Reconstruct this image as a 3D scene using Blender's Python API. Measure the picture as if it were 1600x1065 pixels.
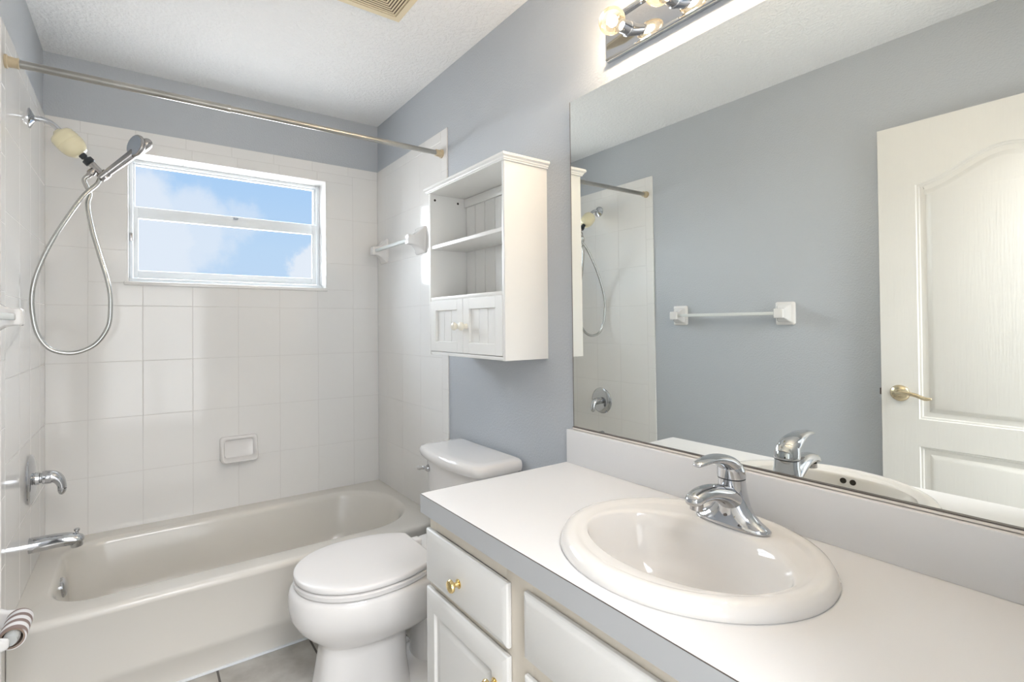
import bpy, bmesh, math, random
from mathutils import Vector, Matrix

for o in list(bpy.data.objects): bpy.data.objects.remove(o, do_unlink=True)
scene = bpy.context.scene
COL = scene.collection
PI = math.pi
R = math.radians
random.seed(7)

# ------------------------------------------------------------------ camera
W = 1.524                     # alcove width: left tile face x=0, right tile face x=W, back tile face y=0
H = 2.4512                    # ceiling
cam_d = bpy.data.cameras.new('camera'); cam = bpy.data.objects.new('camera', cam_d); COL.objects.link(cam)
right = Vector((0.8325693, -0.5538745, -0.0071683))
fwd = Vector((0.5539185, 0.8325337, 0.0078680))
up = Vector((0.0016100, -0.0105213, 0.9999434))
m = Matrix.Identity(4)
for i in range(3):
    m[i][0] = right[i]; m[i][1] = up[i]; m[i][2] = -fwd[i]
m.translation = Vector((0.33788, -2.79125, 1.25717))
cam.matrix_world = m
cam_d.sensor_fit = 'HORIZONTAL'; cam_d.sensor_width = 36.0
cam_d.lens = 779.68 * 36.0 / 1600.0
cam_d.shift_x = 63.19 / 1600.0
cam_d.shift_y = -30.83 / 1600.0
cam_d.clip_start = 0.02
scene.camera = cam

# ------------------------------------------------------------------ view, sky, lights
vs = scene.view_settings
vs.view_transform = 'Standard'; vs.look = 'None'; vs.gamma = 1.0; vs.exposure = 0.02
try: vs.use_curve_mapping = False
except Exception: pass

BULB = 335.0                  # radiance of each lit filament (see the vanity light)
BULB_COL = (1.0, 0.83, 0.66)

world = bpy.data.worlds.new('sky'); scene.world = world; world.use_nodes = True
nt = world.node_tree; nt.nodes.clear()
def N(t, **kw):
    n = nt.nodes.new(t)
    for k, v in kw.items(): setattr(n, k, v)
    return n
L = lambda a, b: nt.links.new(a, b)
tc = N('ShaderNodeTexCoord')
sep = N('ShaderNodeSeparateXYZ'); L(tc.outputs['Generated'], sep.inputs[0])
gr = N('ShaderNodeValToRGB'); L(sep.outputs['Z'], gr.inputs[0])
gr.color_ramp.elements[0].position = 0.0; gr.color_ramp.elements[0].color = (0.56, 0.71, 0.90, 1)
gr.color_ramp.elements[1].position = 0.42; gr.color_ramp.elements[1].color = (0.30, 0.56, 0.93, 1)
e = gr.color_ramp.elements.new(0.14); e.color = (0.53, 0.71, 0.92, 1)
no = N('ShaderNodeTexNoise'); no.inputs['Scale'].default_value = 13.0; no.inputs['Detail'].default_value = 9.0; no.inputs['Roughness'].default_value = 0.62
L(tc.outputs['Generated'], no.inputs['Vector'])
wv = N('ShaderNodeVectorMath', operation='SCALE'); L(no.outputs['Color'], wv.inputs[0]); wv.inputs['Scale'].default_value = 0.11
off = N('ShaderNodeVectorMath', operation='SUBTRACT'); L(wv.outputs[0], off.inputs[0]); off.inputs[1].default_value = (0.055, 0.055, 0.055)
wp = N('ShaderNodeVectorMath', operation='ADD'); L(tc.outputs['Generated'], wp.inputs[0]); L(off.outputs[0], wp.inputs[1])
acc = None
# cloud banks: direction, angular radius, softness, weight
CLOUDS = [((-0.11, 0.955, 0.245), 0.085, 0.030, 0.92), ((-0.045, 0.975, 0.135), 0.115, 0.05, 0.86),
          ((0.065, 0.978, 0.165), 0.055, 0.045, 0.70), ((0.295, 0.950, 0.105), 0.048, 0.018, 0.95),
          ((0.155, 0.965, 0.195), 0.018, 0.03, 0.45)]
for d, r, s, wgt in CLOUDS:
    dv = Vector(d).normalized()
    sb = N('ShaderNodeVectorMath', operation='DISTANCE'); L(wp.outputs[0], sb.inputs[0]); sb.inputs[1].default_value = dv
    mr = N('ShaderNodeMapRange'); L(sb.outputs['Value'], mr.inputs['Value'])
    mr.interpolation_type = 'SMOOTHSTEP'
    mr.inputs['From Min'].default_value = r; mr.inputs['From Max'].default_value = r + s
    mr.inputs['To Min'].default_value = wgt; mr.inputs['To Max'].default_value = 0.0
    if acc is None: acc = mr.outputs[0]
    else:
        mx = N('ShaderNodeMath', operation='MAXIMUM'); L(acc, mx.inputs[0]); L(mr.outputs[0], mx.inputs[1]); acc = mx.outputs[0]
mixc = N('ShaderNodeMix', data_type='RGBA'); L(acc, mixc.inputs['Factor']); L(gr.outputs[0], mixc.inputs['A']); mixc.inputs['B'].default_value = (0.83, 0.88, 0.95, 1)
bg = N('ShaderNodeBackground'); L(mixc.outputs['Result'], bg.inputs['Color']); bg.inputs['Strength'].default_value = 1.0
wo = N('ShaderNodeOutputWorld'); L(bg.outputs[0], wo.inputs['Surface'])

sd = bpy.data.lights.new('soft_daylight', 'SUN'); sd.energy = 23.0; sd.angle = R(90); sd.color = (0.86, 0.93, 1.0)
sun = bpy.data.objects.new('soft_daylight', sd); COL.objects.link(sun)
sun.rotation_euler = Vector((0.10, -0.80, -0.42)).to_track_quat('-Z', 'Y').to_euler()
gb = bpy.data.lights.new('ground_bounced_daylight', 'SUN'); gb.energy = 12.0; gb.angle = R(100); gb.color = (1.0, 0.97, 0.92)
gbo = bpy.data.objects.new('ground_bounced_daylight', gb); COL.objects.link(gbo)
gbo.rotation_euler = Vector((0.0, -0.80, 0.40)).to_track_quat('-Z', 'Y').to_euler()
hd = bpy.data.lights.new('hall_fill_light', 'AREA'); hd.energy = 60.0; hd.size = 0.7; hd.color = (0.98, 0.98, 1.0)  # added fill light in the unseen hall, brightens the room through the doorway
hl = bpy.data.objects.new('hall_fill_light', hd); COL.objects.link(hl); hl.location = (0.55, -3.55, 2.42)
gd_ = bpy.data.lights.new('hall_end_fill_light', 'AREA'); gd_.energy = 60.0; gd_.shape = 'RECTANGLE'; gd_.size = 2.8; gd_.size_y = 1.7; gd_.color = (1.0, 0.975, 0.94)  # added area light behind the camera, fills the room from the hall end
gl_ = bpy.data.objects.new('hall_end_fill_light', gd_); COL.objects.link(gl_); gl_.location = (0.5, -4.55, 0.95); gl_.rotation_euler = (R(105), 0, 0)

# ------------------------------------------------------------------ materials
def mat(name, col, rough=0.5, metal=0.0, bump=None, spec=0.5, coat=0.0, vary=0.0, tint=None):
    mt = bpy.data.materials.new(name); mt.use_nodes = True
    t = mt.node_tree; b = t.nodes['Principled BSDF']
    b.inputs['Base Color'].default_value = (*col, 1); b.inputs['Roughness'].default_value = rough
    b.inputs['Metallic'].default_value = metal; b.inputs['Specular IOR Level'].default_value = spec
    b.inputs['Coat Weight'].default_value = coat; b.inputs['Coat Roughness'].default_value = 0.08
    co = t.nodes.new('ShaderNodeTexCoord')
    if vary:
        n = t.nodes.new('ShaderNodeTexNoise'); n.inputs['Scale'].default_value = 6; n.inputs['Detail'].default_value = 5
        t.links.new(co.outputs['Object'], n.inputs['Vector'])
        x = t.nodes.new('ShaderNodeMix'); x.data_type = 'RGBA'
        c2 = tint or tuple(c * (1 - vary) for c in col)
        x.inputs['A'].default_value = (*col, 1); x.inputs['B'].default_value = (*c2, 1)
        mr = t.nodes.new('ShaderNodeMapRange'); mr.inputs['From Min'].default_value = .35; mr.inputs['From Max'].default_value = .7
        t.links.new(n.outputs['Fac'], mr.inputs['Value']); t.links.new(mr.outputs[0], x.inputs['Factor'])
        t.links.new(x.outputs['Result'], b.inputs['Base Color'])
    if bump:
        sc, st, kind = bump
        n = t.nodes.new('ShaderNodeTexNoise'); n.inputs['Scale'].default_value = sc; n.inputs['Detail'].default_value = 3
        src = co.outputs['Object']
        if kind == 'grain':
            mp = t.nodes.new('ShaderNodeMapping'); mp.inputs['Scale'].default_value = (1, 1, 0.06)
            t.links.new(src, mp.inputs['Vector']); src = mp.outputs[0]
        t.links.new(src, n.inputs['Vector'])
        out = n.outputs['Fac']
        if kind == 'knock':
            rp = t.nodes.new('ShaderNodeValToRGB'); rp.color_ramp.elements[0].position = .42; rp.color_ramp.elements[1].position = .6
            t.links.new(out, rp.inputs[0]); out = rp.outputs[0]
        bp = t.nodes.new('ShaderNodeBump'); bp.inputs['Strength'].default_value = st; bp.inputs['Distance'].default_value = 0.004
        t.links.new(out, bp.inputs['Height']); t.links.new(bp.outputs[0], b.inputs['Normal'])
    return mt

def mat_thin(name, tint, gloss=0.12, rough=0.02, body=0.0, bodycol=(.9, .9, .9)):
    """thin clear glass: straight-through light plus a fresnel sheen and an optional milky body"""
    mt = bpy.data.materials.new(name); mt.use_nodes = True
    t = mt.node_tree; t.nodes.clear()
    out = t.nodes.new('ShaderNodeOutputMaterial')
    tr = t.nodes.new('ShaderNodeBsdfTransparent'); tr.inputs['Color'].default_value = (*tint, 1)
    gl = t.nodes.new('ShaderNodeBsdfGlossy'); gl.inputs['Roughness'].default_value = rough
    lw = t.nodes.new('ShaderNodeLayerWeight'); lw.inputs['Blend'].default_value = gloss
    mx = t.nodes.new('ShaderNodeMixShader')
    t.links.new(lw.outputs['Fresnel'], mx.inputs[0]); t.links.new(tr.outputs[0], mx.inputs[1]); t.links.new(gl.outputs[0], mx.inputs[2])
    last = mx
    if body:
        df = t.nodes.new('ShaderNodeBsdfDiffuse'); df.inputs['Color'].default_value = (*bodycol, 1)
        m2 = t.nodes.new('ShaderNodeMixShader'); m2.inputs[0].default_value = body
        t.links.new(mx.outputs[0], m2.inputs[1]); t.links.new(df.outputs[0], m2.inputs[2]); last = m2
    t.links.new(last.outputs[0], out.inputs['Surface'])
    return mt

def mat_emit(name, col, strength):
    mt = bpy.data.materials.new(name); mt.use_nodes = True
    b = mt.node_tree.nodes['Principled BSDF']; b.inputs['Base Color'].default_value = (*col, 1)
    b.inputs['Emission Color'].default_value = (*col, 1); b.inputs['Emission Strength'].default_value = strength
    return mt

M = {}
M['paint'] = mat('blue_grey_wall_paint', (0.49, 0.515, 0.545), 0.55, bump=(130, 0.45, 'n'))
M['ceiling'] = mat('knockdown_ceiling', (0.90, 0.90, 0.895), 0.8, bump=(60, 0.5, 'knock'))
M['tile'] = mat('white_glazed_tile', (0.83, 0.815, 0.79), 0.10, bump=(4, 0.02, 'n'))
M['grout'] = mat('tile_grout', (0.70, 0.68, 0.655), 0.8)
M['tub'] = mat('almond_white_enamel', (0.715, 0.685, 0.63), 0.16)
M['china'] = mat('white_vitreous_china', (0.79, 0.77, 0.75), 0.06)
M['basin_china'] = mat('warm_white_china', (0.76, 0.74, 0.715), 0.06)
M['seat'] = mat('white_seat_plastic', (0.80, 0.78, 0.765), 0.22)
M['counter'] = mat('white_laminate', (0.735, 0.73, 0.73), 0.36)
M['edging'] = mat('grey_counter_edge', (0.47, 0.48, 0.49), 0.4)
M['cabpaint'] = mat('greyish_white_cabinet_paint', (0.71, 0.70, 0.675), 0.35, bump=(220, 0.08, 'n'))
M['frame'] = mat('cream_face_frame_paint', (0.71, 0.65, 0.56), 0.45, bump=(220, 0.08, 'n'))
M['shelfpaint'] = mat('white_shelf_lacquer', (0.84, 0.83, 0.80), 0.35)
M['groove'] = mat('shadow_groove', (0.55, 0.53, 0.48), 0.8)
M['cream'] = mat('cream_knob', (0.85, 0.80, 0.68), 0.3)
M['chrome'] = mat('chrome', (0.58, 0.59, 0.61), 0.06, 1.0)
M['nickel'] = mat('brushed_nickel', (0.44, 0.42, 0.41), 0.22, 1.0)
M['hose'] = mat('silver_metal_hose', (0.52, 0.52, 0.50), 0.25, 1.0)
M['rod'] = mat('worn_metal_rod', (0.52, 0.50, 0.46), 0.28, 1.0, vary=0.35)
M['rodend'] = mat('yellowed_rod_end', (0.62, 0.51, 0.34), 0.5, vary=0.3)
M['brass'] = mat('polished_brass', (0.80, 0.62, 0.30), 0.14, 1.0)
M['antbrass'] = mat('satin_brass', (0.70, 0.60, 0.42), 0.22, 1.0)
M['black'] = mat('black_plastic', (0.02, 0.025, 0.03), 0.4)
M['dark'] = mat('dark_hole', (0.03, 0.025, 0.02), 0.9)
M['filter'] = mat('yellowed_filter_plastic', (0.80, 0.73, 0.50), 0.35, coat=0.5)
M['spray'] = mat('grey_spray_face', (0.33, 0.37, 0.43), 0.4)
M['window'] = mat('white_window_vinyl', (0.82, 0.85, 0.87), 0.3)
M['pane'] = mat_thin('window_glass', (0.97, 0.98, 0.99), 0.02)
M['bulb'] = mat_thin('clear_bulb_glass', (1.0, 0.96, 0.86), 0.22, body=0.012, bodycol=(1.0, .9, .7))
M['acrylic'] = mat_thin('milky_acrylic_bar', (0.93, 0.96, 0.95), 0.12, 0.15, body=0.78, bodycol=(.86, .88, .86))
M['filament'] = mat_emit('lit_filament', BULB_COL, BULB)
M['mirror'] = mat('silvered_mirror', (0.86, 0.885, 0.865), 0.0, 1.0)
M['channel'] = mat('cream_mirror_channel', (0.86, 0.80, 0.73), 0.3)
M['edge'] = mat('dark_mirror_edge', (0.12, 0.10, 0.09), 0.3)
M['vent'] = mat('yellowed_vent_plastic', (0.82, 0.71, 0.50), 0.5)
M['ventdark'] = mat('vent_cavity', (0.16, 0.11, 0.07), 0.9)
M['door'] = mat('white_woodgrain_door', (0.72, 0.705, 0.665), 0.38, bump=(160, 0.22, 'grain'))
M['tube'] = mat('white_tissue', (0.82, 0.80, 0.80), 0.9)
M['card'] = mat('brown_cardboard', (0.30, 0.22, 0.17), 0.9)
M['grey'] = mat('grey_plastic_roller', (0.50, 0.51, 0.50), 0.4)
M['hall'] = mat('hall_wall_paint', (0.82, 0.81, 0.79), 0.7)

def floor_mat():
    mt = mat('grey_floor_tile', (0.44, 0.42, 0.39), 0.35)
    t = mt.node_tree; b = t.nodes['Principled BSDF']
    co = t.nodes.new('ShaderNodeTexCoord')
    mp = t.nodes.new('ShaderNodeMapping'); mp.inputs['Location'].default_value = (0.091, 0.715, 0)
    t.links.new(co.outputs['Object'], mp.inputs[0])
    br = t.nodes.new('ShaderNodeTexBrick'); br.offset = 0.0
    br.inputs['Scale'].default_value = 1.0; br.inputs['Brick Width'].default_value = 0.332; br.inputs['Row Height'].default_value = 0.332
    br.inputs['Mortar Size'].default_value = 0.004; br.inputs['Mortar Smooth'].default_value = 0.1
    br.inputs['Mortar'].default_value = (0.10, 0.09, 0.08, 1)
    t.links.new(mp.outputs[0], br.inputs['Vector'])
    n = t.nodes.new('ShaderNodeTexNoise'); n.inputs['Scale'].default_value = 14; n.inputs['Detail'].default_value = 8
    t.links.new(co.outputs['Object'], n.inputs['Vector'])
    rp = t.nodes.new('ShaderNodeValToRGB'); rp.color_ramp.elements[0].position = .3; rp.color_ramp.elements[1].position = .7
    rp.color_ramp.elements[0].color = (0.40, 0.375, 0.34, 1); rp.color_ramp.elements[1].color = (0.56, 0.54, 0.50, 1)
    t.links.new(n.outputs['Fac'], rp.inputs[0])
    t.links.new(rp.outputs[0], br.inputs['Color1']); t.links.new(rp.outputs[0], br.inputs['Color2'])
    t.links.new(br.outputs['Color'], b.inputs['Base Color'])
    return mt
M['floor'] = floor_mat()

def stripe_mat():
    """wound tissue tube: brown stripes spiralling round a white roll"""
    mt = mat('brown_striped_roll', (0.8, 0.8, 0.8), 0.85)
    t = mt.node_tree; b = t.nodes['Principled BSDF']
    co = t.nodes.new('ShaderNodeTexCoord'); sp = t.nodes.new('ShaderNodeSeparateXYZ'); t.links.new(co.outputs['Object'], sp.inputs[0])
    at = t.nodes.new('ShaderNodeMath'); at.operation = 'ARCTAN2'; t.links.new(sp.outputs['Z'], at.inputs[0]); t.links.new(sp.outputs['X'], at.inputs[1])
    d = t.nodes.new('ShaderNodeMath'); d.operation = 'MULTIPLY'; d.inputs[1].default_value = 1 / (2 * PI); t.links.new(at.outputs[0], d.inputs[0])
    y = t.nodes.new('ShaderNodeMath'); y.operation = 'MULTIPLY'; y.inputs[1].default_value = 30.0; t.links.new(sp.outputs['Y'], y.inputs[0])
    s = t.nodes.new('ShaderNodeMath'); s.operation = 'ADD'; t.links.new(d.outputs[0], s.inputs[0]); t.links.new(y.outputs[0], s.inputs[1])
    f = t.nodes.new('ShaderNodeMath'); f.operation = 'FRACT'; t.links.new(s.outputs[0], f.inputs[0])
    rp = t.nodes.new('ShaderNodeValToRGB'); rp.color_ramp.interpolation = 'LINEAR'
    rp.color_ramp.elements[0].color = (0.80, 0.78, 0.78, 1); rp.color_ramp.elements[0].position = .50
    rp.color_ramp.elements[1].color = (0.27, 0.20, 0.18, 1); rp.color_ramp.elements[1].position = .58
    t.links.new(f.outputs[0], rp.inputs[0]); t.links.new(rp.outputs[0], b.inputs['Base Color'])
    return mt
M['stripe'] = stripe_mat()

# ------------------------------------------------------------------ mesh helpers
def nb(): return bmesh.new()

def box(bm, x0, x1, y0, y1, z0, z1, bev=0.0, seg=2):
    t = bmesh.new(); bmesh.ops.create_cube(t, size=1.0)
    for v in t.verts:
        v.co = Vector(((x0 + x1) / 2 + v.co.x * (x1 - x0), (y0 + y1) / 2 + v.co.y * (y1 - y0), (z0 + z1) / 2 + v.co.z * (z1 - z0)))
    if bev: bmesh.ops.bevel(t, geom=t.edges[:], offset=bev, segments=seg, profile=0.5, affect='EDGES')
    merge(bm, t)

def merge(bm, t):
    mp = {}
    for v in t.verts: mp[v] = bm.verts.new(v.co)
    for f in t.faces:
        try: bm.faces.new([mp[v] for v in f.verts])
        except ValueError: pass
    t.free()

def loft(bm, rings, cap0=True, cap1=True, closed=True):
    vr = [[bm.verts.new(p) for p in r] for r in rings]
    n = len(vr[0])
    for a, b in zip(vr, vr[1:]):
        for i in range(n if closed else n - 1):
            j = (i + 1) % n
            try: bm.faces.new((a[i], a[j], b[j], b[i]))
            except ValueError: pass
    if cap0: bm.faces.new(list(reversed(vr[0])))
    if cap1: bm.faces.new(vr[-1])
    return vr

def frame_of(d, ref):
    d = d.normalized()
    u = ref - d * ref.dot(d)
    if u.length < 1e-5:
        ref = Vector((1, 0, 0)); u = ref - d * ref.dot(d)
    u.normalize(); return u, d.cross(u)

def sweep(bm, pts, rad, n=16, ref=Vector((0, 0, 1)), cap=True):
    """tube along pts; rad: float, list of floats or list of (along ref, across)"""
    pts = [Vector(p) for p in pts]
    rings = []
    for i, p in enumerate(pts):
        d = (pts[min(i + 1, len(pts) - 1)] - pts[max(i - 1, 0)])
        u, w = frame_of(d, ref)
        r = rad if isinstance(rad, (int, float)) else rad[i]
        ru, rw = (r, r) if isinstance(r, (int, float)) else r
        rings.append([p + u * (ru * math.cos(a)) + w * (rw * math.sin(a)) for a in (2 * PI * k / n for k in range(n))])
    loft(bm, rings, cap, cap)

def lathe(bm, origin, axis, prof, n=32):
    """prof: (distance along axis, radius)"""
    axis = Vector(axis).normalized(); origin = Vector(origin)
    u, w = frame_of(axis, Vector((0, 0, 1)) if abs(axis.z) < .9 else Vector((1, 0, 0)))
    rings = [[origin + axis * d + u * (max(r, 1e-5) * math.cos(a)) + w * (max(r, 1e-5) * math.sin(a)) for a in (2 * PI * k / n for k in range(n))] for d, r in prof]
    loft(bm, rings)

def catmull(pts, k=8):
    pts = [Vector(p) for p in pts]; out = []
    for i in range(len(pts) - 1):
        p0 = pts[max(i - 1, 0)]; p1 = pts[i]; p2 = pts[i + 1]; p3 = pts[min(i + 2, len(pts) - 1)]
        for s in range(k):
            t = s / k
            out.append(0.5 * ((2 * p1) + (p2 - p0) * t + (2 * p0 - 5 * p1 + 4 * p2 - p3) * t * t + (3 * p1 - p0 - 3 * p2 + p3) * t ** 3))
    out.append(pts[-1]); return out

def limb(bm, pts, rad, k=8, n=24, ref=Vector((0, 0, 1))):
    """smooth tube: one (along ref, across) radius pair per control point, rounded off at the far end"""
    cp = catmull(pts, k); rr = catmull([(a, c, 0) for a, c in rad], k)
    sweep(bm, cp, [(max(v.x, .0004), max(v.y, .0004)) for v in rr], n, ref)

def rrect(x0, x1, y0, y1, rl, rr, k=10, e=14):
    """2D rounded rectangle, corner radius rl at the x0 end and rr at the x1 end; same point count always"""
    pts = []
    cs = [((x1 - rr, y1 - rr), rr, 0), ((x0 + rl, y1 - rl), rl, 90), ((x0 + rl, y0 + rl), rl, 180), ((x1 - rr, y0 + rr), rr, 270)]
    for i, ((cx, cy), r, a0) in enumerate(cs):
        for s in range(k + 1):
            a = R(a0 + 90 * s / k); pts.append((cx + r * math.cos(a), cy + r * math.sin(a)))
        (nx, ny), nr, na = cs[(i + 1) % 4]
        q = (nx + nr * math.cos(R(na)), ny + nr * math.sin(R(na))); p = pts[-1]
        for s in range(1, e): pts.append((p[0] + (q[0] - p[0]) * s / e, p[1] + (q[1] - p[1]) * s / e))
    return pts

def oval(cx, cy, ax, ay, n=64, p=2.0, axb=None):
    """superellipse; axb: half-length on the +x side"""
    out = []
    for k in range(n):
        a = 2 * PI * k / n; c, s = math.cos(a), math.sin(a)
        hx = (axb if (axb and c > 0) else ax)
        out.append((cx + hx * math.copysign(abs(c) ** (2 / p), c), cy + ay * math.copysign(abs(s) ** (2 / p), s)))
    return out

def at_z(r, z): return [Vector((x, y, z)) for x, y in r]

def obj(name, bm, m_, parent=None, angle=38, loc=None):
    bmesh.ops.recalc_face_normals(bm, faces=bm.faces[:])
    me = bpy.data.meshes.new(name)
    if loc is not None:
        for v in bm.verts: v.co -= Vector(loc)
    bm.to_mesh(me); bm.free()
    me.shade_smooth(); me.set_sharp_from_angle(angle=R(angle))
    me.materials.append(m_)
    o = bpy.data.objects.new(name, me); COL.objects.link(o)
    if loc is not None: o.location = loc
    if parent is not None:
        o.parent = parent; o.matrix_parent_inverse = parent.matrix_basis.inverted()
    return o

def thing(name, loc, label, cat, group=None):
    o = bpy.data.objects.new(name, None); COL.objects.link(o); o.location = loc; o.empty_display_size = .05
    tag(o, label, cat, group); return o

def tag(o, label, cat, group=None):
    o['label'] = label; o['category'] = cat
    if group: o['group'] = group
    return o

def struct(name, bm, m_, label=None, cat=None, angle=38):
    o = obj(name, bm, m_, angle=angle); o['kind'] = 'structure'
    if label: o['label'] = label
    if cat: o['category'] = cat
    return o

# ------------------------------------------------------------------ room shell
P = 0.006                       # the tile stands this far proud of the painted wall
YF = -2.76                      # inner face of the wall with the doorway
WIN = (0.290, 1.217, 1.463, 2.075)   # window opening x0 x1 z0 z1
WT = 0.17
ZT = 2.1752

b = nb(); box(b, -0.12, W + 0.12, -4.4, WT + P, -0.05, 0.0); struct('floor', b, M['floor'], 'grey mottled floor tiles with dark joints', 'floor')
b = nb(); box(b, -1.2, W + 0.9, -4.4, WT + P, H, H + 0.06); struct('ceiling', b, M['ceiling'], 'white knockdown textured ceiling', 'ceiling')
b = nb(); box(b, -0.12, -P, YF - 0.12, WT + P, 0, H); struct('wall_left', b, M['paint'], 'blue grey painted wall with the shower fittings', 'wall')
b = nb(); box(b, W + P, W + 0.12, YF - 0.12, WT + P, 0, H); struct('wall_right', b, M['paint'], 'blue grey painted wall behind toilet and mirror', 'wall')
b = nb()
box(b, -P, W + P, P, WT, 0, WIN[2]); box(b, -P, W + P, P, WT, WIN[3], H)
box(b, -P, WIN[0], P, WT, WIN[2], WIN[3]); box(b, WIN[1], W + P, P, WT, WIN[2], WIN[3])
struct('wall_back', b, M['paint'], 'blue grey painted wall above the tiles around the window', 'wall')
b = nb(); box(b, -P, 0.075, YF - 0.12, YF, 0, H); box(b, 0.87, W + P, YF - 0.12, YF, 0, H); box(b, 0.075, 0.87, YF - 0.12, YF, 2.08, H)
struct('wall_front', b, M['paint'], 'blue grey painted wall with the doorway', 'wall')
b = nb(); box(b, -1.2, -0.95, -4.4, -4.3, 0, H); box(b, 1.95, W + 0.9, -4.4, -4.3, 0, H); box(b, -0.95, 1.95, -4.4, -4.3, 2.02, H); box(b, -1.2, -1.1, -4.3, YF - 0.12, 0, H); box(b, W + 0.8, W + 0.9, -4.3, YF - 0.12, 0, H)
box(b, -1.1, -0.12, YF - 0.12, YF - 0.02, 0, H); box(b, W + 0.12, W + 0.8, YF - 0.12, YF - 0.02, 0, H)
struct('wall_hall', b, M['hall'], 'off white hall wall beyond the doorway', 'wall')
b = nb()                                               # unseen glazed double door, added to frame the hall fill light
for x in (-0.95, 0.47, 1.89): box(b, x, x + .06, -4.38, -4.33, 0.0, 2.02)
box(b, -0.89, 0.47, -4.38, -4.33, 0.0, .08); box(b, 0.53, 1.89, -4.38, -4.33, 0.0, .08); box(b, -0.89, 0.47, -4.38, -4.33, 1.96, 2.02); box(b, 0.53, 1.89, -4.38, -4.33, 1.96, 2.02)
gdr = struct('added_hall_door', b, M['window'], 'unseen white glazed door added around the hall fill light', 'door')
b = nb(); box(b, -0.89, 0.47, -4.358, -4.352, .08, 1.96); box(b, 0.53, 1.89, -4.358, -4.352, .08, 1.96); obj('pane', b, M['pane'], gdr)
b = nb(); box(b, -1.2, W + 0.9, -4.4, YF - 0.12, -0.06, -0.05); struct('floor_hall', b, M['floor'], 'hall floor', 'floor')
b = nb(); box(b, -P, 0.008, YF, -0.82, 0, 0.085, 0.003); struct('baseboard_left', b, M['cabpaint'], 'white baseboard below the grey wall', 'baseboard')
b = nb(); box(b, W - 0.008, W + P, -1.60, -0.82, 0, 0.085, 0.003); struct('baseboard_right', b, M['cabpaint'], 'white baseboard behind the toilet', 'baseboard')

# tiles: one mesh per wall, each tile a bevelled slab over a grout bed
def tile_rects(us, vs_, hole=None):
    out = []
    for u0, u1 in zip(us, us[1:]):
        for v0, v1 in zip(vs_, vs_[1:]):
            out.append((u0, u1, v0, v1))
    if hole:
        a, c, d, f = hole; o2 = []
        for u0, u1, v0, v1 in out:
            if u1 <= a or u0 >= c or v1 <= d or v0 >= f: o2.append((u0, u1, v0, v1)); continue
            if v0 < d: o2.append((u0, u1, v0, d))
            if v1 > f: o2.append((u0, u1, f, v1))
            m0, m1 = max(v0, d), min(v1, f)
            if u0 < a: o2.append((u0, a, m0, m1))
            if u1 > c: o2.append((c, u1, m0, m1))
        out = o2
    return [r for r in out if r[1] - r[0] > .004 and r[3] - r[2] > .004]

def tiles(rects, pt, g=0.0010, bev=0.0010):
    """pt(u, v, d): point at depth d behind the glazed face"""
    bm = nb()
    for u0, u1, v0, v1 in rects:
        tw = [random.uniform(-0.00012, 0.00012) for _ in range(4)]
        u0 += g; u1 -= g; v0 += g; v1 -= g
        def ring(i, d, t=False):
            q = [(u0 + i, v0 + i), (u1 - i, v0 + i), (u1 - i, v1 - i), (u0 + i, v1 - i)]
            return [pt(u, v, d + (abs(tw[k]) * .1 if t else 0)) for k, (u, v) in enumerate(q)]
        loft(bm, [ring(0, P), ring(0, 0.0005), ring(bev, 0.0, True)], cap0=False)
    return bm

ZTUB = 0.3423
rows = [ZTUB - 0.006] + [0.5926 + 0.2551 * i for i in range(7)]
bcols = [-0.001] + [0.1466 + 0.204 * i for i in range(7)] + [W + .001]
rects = tile_rects(bcols, rows, WIN) + tile_rects([-0.001] + [0.12 + 0.204 * i for i in range(7)] + [W + .001], [rows[-1], ZT], WIN)
struct('trim_1', tiles(rects, lambda u, v, d: Vector((u, d, v))), M['tile'], 'white glazed tiles on the window wall', 'tile', 4)
scols = [-0.757, -0.538, -0.334, -0.13, 0.001]
srects = tile_rects(scols, rows) + tile_rects([-0.757, -0.60, -0.396, -0.192, 0.001], [rows[-1], ZT])
srects += tile_rects([-0.811, -0.757], [0.0, .150] + [.345 + .2045 * i for i in range(9)] + [ZT])
struct('trim_2', tiles(srects, lambda u, v, d: Vector((-d, u, v))), M['tile'], 'white glazed tiles behind the shower fittings', 'tile', 4).location.x = 0
struct('trim_3', tiles(srects, lambda u, v, d: Vector((W + d, u, v))), M['tile'], 'white glazed tiles on the wall by the toilet', 'tile', 4)
gd = 0.0006
b = nb()
box(b, 0, W, gd, P, 0.3, WIN[2]); box(b, 0, W, gd, P, WIN[3], ZT - .002); box(b, 0, WIN[0], gd, P, WIN[2], WIN[3]); box(b, WIN[1], W, gd, P, WIN[2], WIN[3])
struct('trim_4', b, M['grout'], 'pale grout between the tiles of the window wall', 'grout')
b = nb(); box(b, -P, -gd, -0.809, 0, 0, ZT - .002); struct('trim_5', b, M['grout'], 'pale grout between the tiles behind the shower', 'grout')
b = nb(); box(b, W + gd, W + P, -0.809, 0, 0, ZT - .002); struct('trim_6', b, M['grout'], 'pale grout between the tiles by the toilet', 'grout')

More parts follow.
